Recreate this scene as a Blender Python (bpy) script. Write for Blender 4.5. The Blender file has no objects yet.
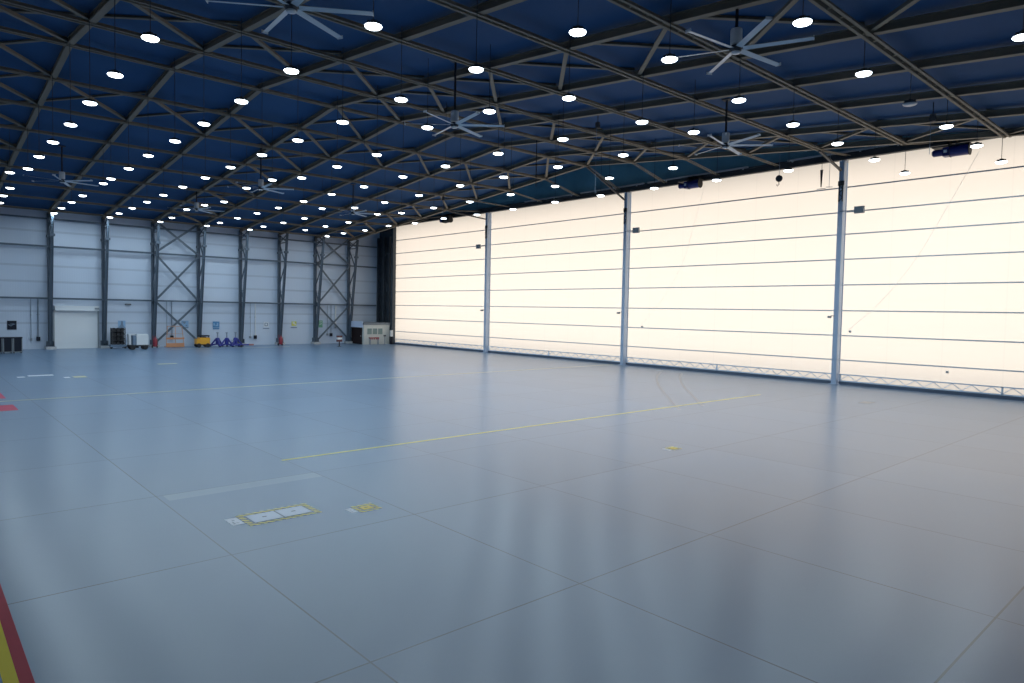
import bpy, math, random
from mathutils import Vector, Matrix
random.seed(7)
C = bpy.context.scene.collection
U = 0.75                      # the plan below is drawn at 4/3 size; everything is brought to metres at the end
PI = math.pi
SX, SY, YR, ZR, SL = 6.037, 6.39, -53.8, 22.1, 0.0918    # rafter pitch, purlin pitch, ridge line, ridge height, roof slope
def zb(y): return ZR - SL * abs(y - YR)                   # underside of the roof steel
ORD = ['', 'first', 'second', 'third', 'fourth', 'fifth', 'sixth', 'seventh', 'eighth', 'ninth', 'tenth', 'eleventh', 'twelfth', 'thirteenth', 'fourteenth', 'fifteenth', 'sixteenth', 'seventeenth']

# ------------------------------------------------------------------ materials
def mat(name, col, rough=0.5, metal=0.0, spec=0.5, noise=0.0, scale=3.0, emit=None, es=0.0, bump=0.0):
    m = bpy.data.materials.new(name); m.use_nodes = True
    nt = m.node_tree; b = nt.nodes['Principled BSDF']
    b.inputs['Base Color'].default_value = (*col, 1); b.inputs['Roughness'].default_value = rough
    b.inputs['Metallic'].default_value = metal; b.inputs['Specular IOR Level'].default_value = spec
    if emit:
        b.inputs['Emission Color'].default_value = (*emit, 1); b.inputs['Emission Strength'].default_value = es
    if noise or bump:
        tc = nt.nodes.new('ShaderNodeTexCoord'); n = nt.nodes.new('ShaderNodeTexNoise')
        n.inputs['Scale'].default_value = scale; n.inputs['Detail'].default_value = 4
        nt.links.new(tc.outputs['Object'], n.inputs['Vector'])
        if noise:
            mx = nt.nodes.new('ShaderNodeMix'); mx.data_type = 'RGBA'
            mx.inputs[6].default_value = (*[c * (1 - noise) for c in col], 1)
            mx.inputs[7].default_value = (*[min(1, c * (1 + noise)) for c in col], 1)
            nt.links.new(n.outputs['Fac'], mx.inputs[0]); nt.links.new(mx.outputs[2], b.inputs['Base Color'])
        if bump:
            bp = nt.nodes.new('ShaderNodeBump'); bp.inputs['Strength'].default_value = bump; bp.inputs['Distance'].default_value = 0.02
            nt.links.new(n.outputs['Fac'], bp.inputs['Height']); nt.links.new(bp.outputs['Normal'], b.inputs['Normal'])
    return m
class NT:
    def __init__(s, m): s.t = m.node_tree
    def n(s, kind, **kw):
        x = s.t.nodes.new(kind)
        for k, v in kw.items(): setattr(x, k, v)
        return x
    def l(s, a, b): s.t.links.new(a, b)
    def math(s, op, a, b=None, c=None):
        x = s.t.nodes.new('ShaderNodeMath'); x.operation = op
        for i, v in enumerate((a, b, c)):
            if v is None: continue
            if isinstance(v, (int, float)): x.inputs[i].default_value = v
            else: s.l(v, x.inputs[i])
        return x.outputs[0]
    def mix(s, f, a, b):
        x = s.t.nodes.new('ShaderNodeMix'); x.data_type = 'RGBA'
        s.l(f, x.inputs[0]) if not isinstance(f, (int, float)) else setattr(x.inputs[0], 'default_value', f)
        for i, v in ((6, a), (7, b)):
            if isinstance(v, tuple): x.inputs[i].default_value = (*v, 1)
            else: s.l(v, x.inputs[i])
        return x.outputs[2]

STEEL = mat('roof_steel_paint', (.205, .170, .122), .7, noise=.12, scale=.6)
STEEL_D = mat('dark_steel', (.045, .045, .048), .55)
WSTEEL = mat('wall_steel_paint', (.075, .105, .14), .5, noise=.1, scale=.8)
POST = mat('door_post_paint', (.46, .55, .68), .45)
DARKBLUE = mat('winch_blue', (.012, .018, .16), .35)
BLACK = mat('black_rubber', (.012, .012, .014), .6)
WHITE = mat('white_paint', (.72, .74, .74), .4)
GREYBOX = mat('grey_enclosure', (.28, .31, .33), .5)
ALU = mat('brushed_aluminium', (.62, .64, .66), .35, metal=.6)
RED = mat('red_paint', (.26, .02, .035), .45)
YELLOW = mat('yellow_paint', (.78, .36, .02), .45)
ORANGE = mat('orange_paint', (.60, .27, .13), .5)
BLUE = mat('jack_blue', (.02, .028, .24), .4)
CONCRETE = mat('concrete', (.5, .5, .5), .8, noise=.1)
GALV = mat('galvanised_conduit', (.25, .30, .36), .5)
PIPEW = mat('white_pipe', (.75, .75, .73), .5)

# floor: grey-blue epoxy with saw-cut joints, a paler repaired band, slight sheen variation
def floor_mat():
    m = mat('epoxy_floor', (.2, .25, .3), .2); k = NT(m); b = m.node_tree.nodes['Principled BSDF']
    tc = k.n('ShaderNodeTexCoord'); sp = k.n('ShaderNodeSeparateXYZ'); k.l(tc.outputs['Object'], sp.inputs[0])
    X, Y = sp.outputs[0], sp.outputs[1]
    def joint(v, o, p, w):
        f = k.math('FRACT', k.math('DIVIDE', k.math('SUBTRACT', v, o * U), p * U))
        d = k.math('MINIMUM', f, k.math('SUBTRACT', 1.0, f))
        return k.math('LESS_THAN', k.math('MULTIPLY', d, p * U), w)
    jx = joint(X, -46.14 - 5.25 * 40, 5.25, .014); jy = joint(Y, -94.7 - 6.52 * 10, 6.52, .016)
    j = k.math('MAXIMUM', jx, jy)
    n1 = k.n('ShaderNodeTexNoise'); n1.inputs['Scale'].default_value = .16; n1.inputs['Detail'].default_value = 5; k.l(tc.outputs['Object'], n1.inputs['Vector'])
    mp = k.n('ShaderNodeMapping'); mp.inputs['Scale'].default_value = (.9, .12, 1); k.l(tc.outputs['Object'], mp.inputs['Vector'])
    n2 = k.n('ShaderNodeTexNoise'); n2.inputs['Scale'].default_value = .8; n2.inputs['Detail'].default_value = 6; k.l(mp.outputs[0], n2.inputs['Vector'])
    col = k.mix(n1.outputs['Fac'], (.108, .182, .288), (.150, .235, .348))
    # tone differs a little from slab to slab
    cx = k.math('FLOOR', k.math('DIVIDE', k.math('SUBTRACT', X, -46.14 * U), 5.25 * U)); cy = k.math('FLOOR', k.math('DIVIDE', k.math('SUBTRACT', Y, -94.7 * U), 6.52 * U))
    cb = k.n('ShaderNodeCombineXYZ'); k.l(cx, cb.inputs[0]); k.l(cy, cb.inputs[1])
    wn = k.n('ShaderNodeTexWhiteNoise'); wn.noise_dimensions = '2D'; k.l(cb.outputs[0], wn.inputs['Vector'])
    hs = k.n('ShaderNodeHueSaturation'); k.l(col, hs.inputs['Color']); k.l(k.math('ADD', .96, k.math('MULTIPLY', wn.outputs['Value'], .08)), hs.inputs['Value'])
    col = hs.outputs[0]
    def box(x0, x1, y0, y1):
        a = k.math('MULTIPLY', k.math('GREATER_THAN', X, x0 * U), k.math('LESS_THAN', X, x1 * U))
        c = k.math('MULTIPLY', k.math('GREATER_THAN', Y, y0 * U), k.math('LESS_THAN', Y, y1 * U))
        return k.math('MULTIPLY', a, c)
    col = k.mix(k.math('MULTIPLY', box(-56.45, -51.4, -82.4, -81.67), .6), col, (.24, .33, .42))
    col = k.mix(k.math('MULTIPLY', j, .8), col, (.05, .065, .08))
    k.l(col, b.inputs['Base Color'])
    k.l(k.math('ADD', k.math('ADD', .30, k.math('MULTIPLY', n1.outputs['Fac'], .06)), k.math('MULTIPLY', n2.outputs['Fac'], .015)), b.inputs['Roughness'])
    bp = k.n('ShaderNodeBump'); bp.inputs['Strength'].default_value = .02; bp.inputs['Distance'].default_value = .01
    k.l(n2.outputs['Fac'], bp.inputs['Height']); k.l(bp.outputs[0], b.inputs['Normal'])
    b.inputs['Specular IOR Level'].default_value = .85
    # the varnish is partly polished: half of the sheen is sharper
    c = k.n('ShaderNodeBsdfPrincipled'); c.inputs['Specular IOR Level'].default_value = .85; k.l(col, c.inputs['Base Color']); k.l(bp.outputs[0], c.inputs['Normal'])
    k.l(k.math('ADD', .195, k.math('MULTIPLY', n1.outputs['Fac'], .10)), c.inputs['Roughness'])
    mx = k.n('ShaderNodeMixShader'); mx.inputs[0].default_value = .42; k.l(b.outputs[0], mx.inputs[1]); k.l(c.outputs[0], mx.inputs[2])
    k.l(mx.outputs[0], m.node_tree.nodes['Material Output'].inputs['Surface'])
    return m
FLOOR = floor_mat()

def wall_mat(name, a, c):
    m = mat(name, a, .6); k = NT(m); b = m.node_tree.nodes['Principled BSDF']
    tc = k.n('ShaderNodeTexCoord'); sp = k.n('ShaderNodeSeparateXYZ'); k.l(tc.outputs['Object'], sp.inputs[0])
    n = k.n('ShaderNodeTexNoise'); n.inputs['Scale'].default_value = .25; n.inputs['Detail'].default_value = 4; k.l(tc.outputs['Object'], n.inputs['Vector'])
    col = k.mix(n.outputs['Fac'], a, c)
    seams = None
    for z in (3.32, 4.83, 8.6, 10.62, 15.0):
        d = k.math('LESS_THAN', k.math('ABSOLUTE', k.math('SUBTRACT', sp.outputs[2], z * U)), .10)
        seams = d if seams is None else k.math('MAXIMUM', seams, d)
    col = k.mix(k.math('MULTIPLY', seams, .35), col, tuple(x * .55 for x in a))
    k.l(col, b.inputs['Base Color'])
    w = k.n('ShaderNodeTexWave'); w.wave_type = 'BANDS'; w.bands_direction = 'X'; w.inputs['Scale'].default_value = 1.6; k.l(tc.outputs['Object'], w.inputs['Vector'])
    bp = k.n('ShaderNodeBump'); bp.inputs['Strength'].default_value = .06; bp.inputs['Distance'].default_value = .03
    k.l(w.outputs['Fac'], bp.inputs['Height']); k.l(bp.outputs[0], b.inputs['Normal'])
    return m
WALL = wall_mat('pale_wall_sheet', (.51, .585, .69), (.59, .66, .75))
WALL_D = mat('dark_wall_sheet', (.05, .065, .08), .6, noise=.1, scale=.5)
TEAL = mat('teal_wall_sheet', (.15, .34, .42), .35, noise=.35, scale=.45)
DECK = mat('blue_roof_lining', (.034, .092, .20), .8, spec=.12, noise=.14, scale=.25)

def fabric_mat():
    m = bpy.data.materials.new('translucent_door_fabric'); m.use_nodes = True; k = NT(m); t = m.node_tree
    t.nodes.remove(t.nodes['Principled BSDF']); out = t.nodes['Material Output']
    tc = k.n('ShaderNodeTexCoord'); sp = k.n('ShaderNodeSeparateXYZ'); k.l(tc.outputs['Object'], sp.inputs[0])
    f = k.math('FRACT', k.math('DIVIDE', sp.outputs[1], 4.15 * U)); d = k.math('MULTIPLY', k.math('MINIMUM', f, k.math('SUBTRACT', 1.0, f)), 4.15 * U)
    weld = k.math('LESS_THAN', d, .035)
    col = k.mix(k.math('MULTIPLY', weld, .35), (.82, .755, .66), (.70, .65, .57))
    tr = k.n('ShaderNodeBsdfTranslucent'); k.l(col, tr.inputs['Color'])
    df = k.n('ShaderNodeBsdfDiffuse'); df.inputs['Color'].default_value = (.72, .70, .66, 1)
    mx = k.n('ShaderNodeMixShader'); mx.inputs[0].default_value = .3
    k.l(tr.outputs[0], mx.inputs[1]); k.l(df.outputs[0], mx.inputs[2]); k.l(mx.outputs[0], out.inputs['Surface'])
    return m
FABRIC = fabric_mat()
LENS = mat('lamp_lens', (.9, .9, .9), .4, emit=(.80, .92, 1.0), es=9.0)
LENS.cycles.emission_sampling = 'NONE'
LENS_OFF = mat('unlit_lamp_lens', (.45, .47, .5), .3)

# ------------------------------------------------------------------ mesh builder
class MB:
    def __init__(s): s.v = []; s.f = []
    def add(s, vs, fs):
        o = len(s.v); s.v += [tuple(v) for v in vs]; s.f += [tuple(i + o for i in f) for f in fs]
    def box(s, c, d, m=None):
        x, y, z = c; a, b, e = d[0] / 2, d[1] / 2, d[2] / 2
        vs = [Vector((i * a, j * b, k * e)) for k in (-1, 1) for j in (-1, 1) for i in (-1, 1)]
        if m: vs = [m @ v for v in vs]
        s.add([(v[0] + x, v[1] + y, v[2] + z) for v in vs], [(0, 2, 3, 1), (4, 5, 7, 6), (0, 1, 5, 4), (2, 6, 7, 3), (0, 4, 6, 2), (1, 3, 7, 5)])
        return s
    def b2(s, lo, hi): return s.box([(a + b) / 2 for a, b in zip(lo, hi)], [b - a for a, b in zip(lo, hi)])
    def bar(s, p, q, w, h, side=None):
        """rectangular bar from p to q: w across (horizontal side), h in the third direction"""
        p, q = Vector(p), Vector(q); d = (q - p).normalized()
        sd = Vector(side) if side else d.cross(Vector((0, 0, 1)))
        if sd.length < 1e-5: sd = Vector((1, 0, 0))
        sd = (sd - d * sd.dot(d)).normalized(); up = sd.cross(d).normalized()
        vs = [e + sd * (i * w / 2) + up * (j * h / 2) for e in (p, q) for j in (-1, 1) for i in (-1, 1)]
        s.add(vs, [(0, 1, 3, 2), (4, 6, 7, 5), (0, 4, 5, 1), (2, 3, 7, 6), (0, 2, 6, 4), (1, 5, 7, 3)]); return s
    def tube(s, pts, r, n=8, r2=None):
        pts = [Vector(p) for p in pts]; m = len(pts); o = len(s.v)
        for i, p in enumerate(pts):
            d = (pts[min(i + 1, m - 1)] - pts[max(i - 1, 0)]).normalized()
            a = d.orthogonal().normalized() if abs(d.z) < .99 else Vector((1, 0, 0)); a = (a - d * a.dot(d)).normalized(); b = d.cross(a)
            rr = r if r2 is None else r + (r2 - r) * i / (m - 1)
            s.v += [tuple(p + (a * math.cos(2 * PI * k / n) + b * math.sin(2 * PI * k / n)) * rr) for k in range(n)]
        for i in range(m - 1):
            for k in range(n): s.f.append((o + i * n + k, o + i * n + (k + 1) % n, o + (i + 1) * n + (k + 1) % n, o + (i + 1) * n + k))
        s.f.append(tuple(o + k for k in reversed(range(n)))); s.f.append(tuple(o + (m - 1) * n + k for k in range(n))); return s
    def lathe(s, prof, c=(0, 0, 0), n=20, axis='z'):
        o = len(s.v); m = len(prof)
        for r, z in prof:
            for k in range(n):
                a = 2 * PI * k / n; p = (r * math.cos(a), r * math.sin(a), z)
                if axis == 'y': p = (p[0], p[2], p[1])
                if axis == 'x': p = (p[2], p[0], p[1])
                s.v.append((p[0] + c[0], p[1] + c[1], p[2] + c[2]))
        for i in range(m - 1):
            for k in range(n): s.f.append((o + i * n + k, o + i * n + (k + 1) % n, o + (i + 1) * n + (k + 1) % n, o + (i + 1) * n + k))
        s.f.append(tuple(o + k for k in reversed(range(n)))); s.f.append(tuple(o + (m - 1) * n + k for k in range(n))); return s
    def build(s, name, m, parent=None, loc=(0, 0, 0), smooth=False):
        me = bpy.data.meshes.new(name); me.from_pydata(s.v, [], s.f); me.update()
        import bmesh
        bm = bmesh.new(); bm.from_mesh(me); bmesh.ops.recalc_face_normals(bm, faces=bm.faces); bm.to_mesh(me); bm.free()
        me.materials.append(m)
        if smooth:
            for p in me.polygons: p.use_smooth = len(p.vertices) == 4
        o = bpy.data.objects.new(name, me); C.objects.link(o); o.location = loc
        if parent: o.parent = parent
        return o
def tag(o, label=None, cat=None, group=None, kind=None):
    if label: o['label'] = label
    if cat: o['category'] = cat
    if group: o['group'] = group
    if kind: o['kind'] = kind
    return o
def thing(name, loc, label, cat, group=None, rz=0, kind=None):
    o = bpy.data.objects.new(name, None); C.objects.link(o); o.location = loc; o.rotation_euler = (0, 0, rz)
    o.empty_display_size = .3
    return tag(o, label, cat, group, kind)
def dup(root, loc, rz, label):
    r = root.copy(); C.objects.link(r); r.location = loc; r.rotation_euler = (0, 0, rz); r['label'] = label
    for ch in root.children:
        c = ch.copy(); C.objects.link(c); c.parent = r
        for g in ch.children:
            d = g.copy(); C.objects.link(d); d.parent = c
    return r
def quad(pts, name, m, **kw):
    b = MB(); b.add(pts, [(0, 1, 2, 3)]); return b.build(name, m, **kw)

# ------------------------------------------------------------------ the setting
X0, Y0 = -72.0, -108.0
tag(MB().b2((X0, Y0, -.4), (3, 1, 0)).build('floor', FLOOR), 'glossy grey-blue epoxy hangar floor with saw-cut joints', 'floor', kind='structure')
b = MB()
for ya, yb in ((Y0, YR), (YR, .4)):
    za, zc = zb(ya) + .55, zb(yb) + .55
    b.add([(X0, ya, za), (-5.9, ya, za), (-5.9, yb, zc), (X0, yb, zc), (X0, ya, za + .3), (-5.9, ya, za + .3), (-5.9, yb, zc + .3), (X0, yb, zc + .3)],
          [(0, 1, 2, 3), (7, 6, 5, 4), (0, 4, 5, 1), (2, 6, 7, 3), (1, 5, 6, 2), (0, 3, 7, 4)])
# the higher pocket over the doors
for ya, yb in ((Y0, YR), (YR, .4)):
    za, zc = zb(ya) + 3.6, zb(yb) + 3.6
    b.add([(-6.2, ya, za), (.8, ya, za), (.8, yb, zc), (-6.2, yb, zc), (-6.2, ya, za + .3), (.8, ya, za + .3), (.8, yb, zc + .3), (-6.2, yb, zc + .3)],
          [(0, 1, 2, 3), (7, 6, 5, 4), (0, 4, 5, 1), (2, 6, 7, 3), (1, 5, 6, 2), (0, 3, 7, 4)])
    b.add([(-6.2, ya, za - 3.05), (-5.9, ya, za - 3.05), (-5.9, yb, zc - 3.05), (-6.2, yb, zc - 3.05), (-6.2, ya, za), (-5.9, ya, za), (-5.9, yb, zc), (-6.2, yb, zc)],
          [(0, 1, 2, 3), (7, 6, 5, 4), (0, 4, 5, 1), (2, 6, 7, 3), (1, 5, 6, 2), (0, 3, 7, 4)])
tag(b.build('ceiling', DECK), 'dark blue lined roof deck of the hangar', 'ceiling', kind='structure')
tag(MB().b2((X0, 0, 0), (.8, .4, 21.4)).build('wall_back', WALL), 'pale blue-grey sheet back wall of the hangar', 'wall', kind='structure')
tag(MB().b2((X0 - .4, Y0, 0), (X0, .4, 23.2)).build('wall_left', WALL), 'pale sheet wall opposite the fabric doors', 'wall', kind='structure')
tag(MB().b2((X0, Y0 - .4, 0), (.8, Y0, 21.4)).build('wall_front', WALL), 'pale sheet wall facing the back wall', 'wall', kind='structure')
b = MB(); b.b2((.1, -5.12, 0), (.5, 0, 21.2)); b.b2((.1, Y0, 0), (.5, -103.6, 21.2))
tag(b.build('wall_corner', WALL_D), 'dark wall strip between fabric doors and back wall', 'wall', kind='structure')
b = MB()
for ya, yb in ((-103.6, YR), (YR, -5.12)):
    b.add([(.1, ya, 20.2), (.1, yb, 20.2), (.1, yb, zb(yb) + 3.7), (.1, ya, zb(ya) + 3.7), (.5, ya, 20.2), (.5, yb, 20.2), (.5, yb, zb(yb) + 3.7), (.5, ya, zb(ya) + 3.7)],
          [(0, 1, 2, 3), (7, 6, 5, 4), (0, 4, 5, 1), (2, 6, 7, 3), (1, 5, 6, 2), (0, 3, 7, 4)])
tag(b.build('wall_gable', TEAL), 'dark teal wall above the fabric doors', 'wall', kind='structure')
# dark header beam and cable tray over the doors, unseen canopy added outside to shade the door tops
b = MB(); b.b2((-.55, -104, 19.85), (-.1, -5.0, 20.0)); b.b2((-.38, -104, 20.0), (-.28, -5.0, 20.4)); b.b2((-.55, -104, 20.4), (-.1, -5.0, 20.5)); b.b2((-.1, -104, 19.9), (.12, -5, 20.5))
h = tag(b.build('trim_1', STEEL_D), 'dark steel header beam along the top of the fabric doors', 'beam', kind='structure')
b = MB()
for y0, y1 in ((-70, -58), (-57.5, -48), (-84, -74), (-47, -38)):
    b.b2((-.75, y0, 20.42), (-.56, y1, 20.56)); 
    for q in range(int(y0), int(y1), 3): b.b2((-.74, q + .5, 20.3), (-.57, q + .6, 20.44))
b.build('cable_tray', ALU, h)
tag(MB().b2((.5, -106, 20.2), (2.7, -3, 20.5)).build('trim_2', WALL_D), 'unseen outside canopy added to shade the fabric door tops', 'canopy', kind='structure')

# ------------------------------------------------------------------ fabric doors
PY = [-5.12, -30.04, -54.9, -78.93, -103.6]
SEAM = [2.17, 4.36, 6.58, 8.87, 11.14, 13.36, 15.32, 17.5]
for n in range(4):
    ya, yb = PY[n] - (.1 if n == 0 else .26), PY[n + 1] + (.1 if n == 3 else .26)
    d = thing('door_%d' % (n + 1), (0, 0, 0), '%s cream fabric door from the back wall, glowing with daylight' % ORD[n + 1], 'door', kind='structure')
    b = MB(); zs = [.25, .9] + SEAM + [19.95]
    ny = 16
    for i, z in enumerate(zs):
        for q in range(ny + 1): b.v.append((.12, ya + (yb - ya) * q / ny, z))
    for i in range(len(zs) - 1):
        for q in range(ny): a = i * (ny + 1) + q; b.f.append((a, a + 1, a + ny + 2, a + ny + 1))
    b.build('fabric', FABRIC, d)
    for z in SEAM:
        MB().b2((.0, yb, z - .055), (.06, ya, z + .055)).build('seam_rail', WHITE, d)
    MB().b2((-.1, yb, 0), (.2, ya, .26)).build('sill', mat('door_sill_paint', (.10, .13, .18), .5) if n == 0 else bpy.data.materials['door_sill_paint'], d)
    tb = MB(); tb.b2((-.08, yb, .84), (.04, ya, .93)); tb.b2((-.08, yb, .24), (.04, ya, .36)); mid = (ya + yb) / 2
    for y in (ya - .1, mid, yb + .1): tb.b2((-.08, y - .06, .3), (.04, y + .06, .9))
    for lo, hi in ((yb + .1, mid), (mid, ya - .1)):
        m_ = 18
        for q in range(m_):
            y1 = lo + (hi - lo) * q / m_; y2 = lo + (hi - lo) * (q + 1) / m_
            z1, z2 = ((.36, .86), (.86, .36))[q % 2]
            tb.bar((-.02, y1, z1), (-.02, y2, z2), .05, .05, side=(1, 0, 0))
    tb.build('bottom_truss', mat('bottom_truss_paint', (.66, .74, .84), .45) if n == 0 else bpy.data.materials['bottom_truss_paint'], d)
for n, y in enumerate(PY[1:4]):
    p = thing('door_post', (-.3, y, 0), '%s tall blue-grey steel post from the back wall between fabric doors' % ORD[n + 1], 'post', 'posts between the fabric doors')
    b = MB(); b.b2((-.28, -.21, 0), (-.22, .21, 19.8)); b.b2((.22, -.21, 0), (.28, .21, 19.8)); b.b2((-.25, -.05, 0), (.25, .05, 19.8)); b.b2((-.22, -.21, 0), (.22, -.17, 19.8)); b.build('shaft', POST, p)
    b = MB(); b.b2((-.33, -.26, 17.6), (-.29, .26, 18.0)); b.b2((-.33, -.2, 16.2), (-.29, -.12, 17.6)); b.b2((-.33, .12, 16.2), (-.29, .2, 17.6))
    for q in range(4): b.bar((-.31, -.16 if q % 2 else .16, 16.2 + q * .36), (-.31, .16 if q % 2 else -.16, 16.56 + q * .36), .06, .04, side=(1, 0, 0))
    b.build('guide_bracket', STEEL_D, p)
    MB().b2((-.4, -.4, 0), (.4, .4, .03)).build('base_plate', POST, p)
b = thing('door_jamb', (-.35, -5.35, 0), 'dark steel jamb at the fabric door edge nearest the back wall', 'post')
MB().b2((-.3, -.28, 0), (.3, .3, 20.2)).build('shaft', WALL_D, b); MB().b2((-.4, -.36, 0), (.4, .4, .04)).build('base_plate', STEEL_D, b)

# ------------------------------------------------------------------ roof steel
NR = 11
ks = list(range(-8, 9))
for j in range(1, NR + 1):
    x = -SX * j; b = MB()
    for ya, yb in ((Y0 + .1, YR), (YR, -.1)):
        za, zc = zb(ya), zb(yb)
        b.bar((x, ya, za + .02), (x, yb, zc + .02), .36, .05); b.bar((x, ya, za + .2), (x, yb, zc + .2), .06, .34); b.bar((x, ya, za + .38), (x, yb, zc + .38), .30, .05)
    o = tag(b.build('roof_rafter', STEEL), '%s deep steel rafter from the fabric doors, running to the back wall' % ORD[j], 'rafter', 'steel rafters under the roof')
for n, k in enumerate(reversed(ks)):
    y = YR + SY * k
    if y < Y0 + .3: continue
    z = zb(y); b = MB(); x1 = -SX + .1
    for s in (-1, 1):
        b.b2((X0 + .2, y + s * .19 - .055, z - .10), (x1, y + s * .19 + .055, z - .06)); b.b2((X0 + .2, y + s * .115 - .015, z - .10), (x1, y + s * .115 + .015, z + .12))
        b.bar((x1 - .05, y + s * .15, z - .06), (-.32, y + s * .15, 20.2), .10, .06)
    x = X0 + .6
    while x < x1: b.b2((x - .04, y - .14, z - .06), (x + .04, y + .14, z + .0)); x += 1.2
    tag(b.build('roof_purlin', STEEL), '%s double-flange purlin from the back wall, running to the fabric doors' % ORD[n + 1], 'purlin', 'double-flange purlins under the roof')
def brace(i, k):
    xa, xc = -SX * i, -SX * (i + 1); ya, yb = YR + SY * k, YR + SY * (k + 1)
    if ya < Y0 + .3 or yb > -.5: return
    b = MB()
    # the cell runs from rafter i+1 (far from doors) to rafter i; strong diagonal and a thin counter diagonal
    p, q = Vector((xc + .15, ya + .15, zb(ya + .15) + .10)), Vector((xa - .15, yb - .15, zb(yb - .15) + .10))
    b.bar(p, q, .24, .04); b.bar(p + Vector((0, 0, .12)), q + Vector((0, 0, .12)), .04, .22)
    p, q = Vector((xc + .15, yb - .15, zb(yb - .15) + .40)), Vector((xa - .15, ya + .15, zb(ya + .15) + .40))
    b.bar(p, q, .22, .04); b.bar(p + Vector((0, 0, .08)), q + Vector((0, 0, .08)), .04, .14)
    n = 8 - k
    tag(b.build('roof_brace', STEEL), 'crossed roof braces in %s rafter bay from doors, %s purlin bay from back wall' % (ORD[i + 1], ORD[n]), 'brace', 'crossed braces under the roof')
done = set()
for i in (1, 5, 9):
    for k in ks[:-1]: brace(i, k); done.add((i, k))
for k in (-2, 1):
    for i in range(1, NR):
        if (i, k) not in done: brace(i, k)
for n, (k, y) in enumerate(((4, PY[1]), (0, PY[2]), (-4, PY[3]))):
    yk = YR + SY * k; b = MB()
    b.bar((-SX, yk, zb(yk) - .12), (-.75, y, 18.9), .2, .14)
    tag(b.build('knee_brace', STEEL_D), 'steel knee brace from the roof to the %s door post from the back wall' % ORD[n + 1], 'brace', 'knee braces to the door posts')

# ------------------------------------------------------------------ back wall steel
def lattice(j, first=False):
    x = -SX * j
    t = thing('lattice_column', (x, 0, 0), '%s tapering lattice column along the back wall, counted from the corner by the fabric doors' % ORD[j], 'column', 'lattice columns of the back wall')
    return t
def yin(z): return -.85 - .145 * z
for j in range(1, 11):
    t = lattice(j)
    b = MB()
    for s in (-1, 1): b.b2((s * .15 - .03, -.55, .4), (s * .15 + .03, -.15, 17.4))
    b.b2((-.15, -.38, .4), (.17, -.32, 17.4)); b.build('outer_chord', WSTEEL, t)
    b = MB(); p, q = Vector((0, yin(.4) + .1, .4)), Vector((0, yin(17.3), 17.3))
    for s in (-1, 1): b.bar(p + Vector((s * .15, 0, 0)), q + Vector((s * .12, 0, 0)), .05, .30)
    b.bar(p, q, .2, .05); b.build('inner_chord', WSTEEL, t)
    b = MB(); zs = [.6, 3.2, 6.3, 9.4, 12.6, 15.9]
    for n in range(5):
        a, c = ((-.45, zs[n]), (yin(zs[n + 1]), zs[n + 1])) if n % 2 else ((yin(zs[n]), zs[n]), (-.45, zs[n + 1]))
        b.bar((0, a[0], a[1]), (0, c[0], c[1]), .12, .16)
    b.bar((0, -.45, 15.9), (0, yin(15.9), 15.9), .1, .14); b.bar((0, -.45, 17.2), (0, yin(15.9), 15.9), .1, .1); b.bar((0, -.45, 15.9), (0, yin(17.2), 17.2), .1, .1)
    b.bar((0, -.45, 8.3), (0, yin(8.3), 8.3), .06, .07); b.build('lacing', WSTEEL, t)
    b = MB(); b.b2((-.42, -1.25, .34), (.42, -.08, .4)); b.b2((-.36, -1.1, .4), (-.30, -.1, 1.0)); b.b2((.30, -1.1, .4), (.36, -.1, 1.0)); b.b2((-.33, -.62, .4), (.33, -.56, 1.0)); b.build('base_plate', WSTEEL, t)
    MB().b2((-.55, -1.4, 0), (.55, 0, .34)).build('plinth', CONCRETE, t)
    b = MB(); zc = 14.4; b.b2((-.28, yin(zc) - .25, zc - .16), (.28, yin(zc) + .25, zc + .16)); b.b2((-.26, -.6, zc - .16), (.26, -.1, zc + .16)); b.build('collar', WSTEEL, t)
t = thing('lattice_column', (-.35, 0, 0), 'dark lattice column in the corner beside the fabric doors', 'column')
CS = mat('corner_steel', (.035, .045, .055), .5)
for y in (-.5, -2.4, -4.2):
    b = MB(); b.b2((-.2, y - .18, .1), (.2, y + .18, 18.2)); b.build('chord', CS, t)
b = MB()
for n in range(11):
    z1, z2 = .4 + n * 1.55, 1.95 + n * 1.55
    for ya, yb in ((-.5, -2.4), (-2.4, -4.2)):
        a, c = (ya, yb) if n % 2 else (yb, ya); b.bar((0, a, z1), (0, c, z2), .1, .12, side=(1, 0, 0))
    b.bar((0, -.5, z2), (0, -4.2, z2), .08, .08)
b.build('lacing', CS, t); MB().b2((-.35, -4.5, 0), (.25, -.2, .12)).build('base_plate', CS, t)
for n, (z, w) in enumerate(((6.47, .2), (13.06, .2), (16.55, .17))):
    b = MB(); b.b2((X0 + .1, -.80, z - w / 2), (-.9, -.60, z + w / 2)); b.b2((X0 + .1, -.82, z + w / 2), (-.9, -.56, z + w / 2 + .03))
    for j in range(1, 12): b.b2((-SX * j - .1, -.6, z - .07), (-SX * j + .1, -.1, z + .07))
    tag(b.build('wall_rail', WSTEEL), '%s horizontal steel rail across the back wall columns' % ['lowest', 'middle', 'topmost'][n], 'rail', 'rails across the back wall')
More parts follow.
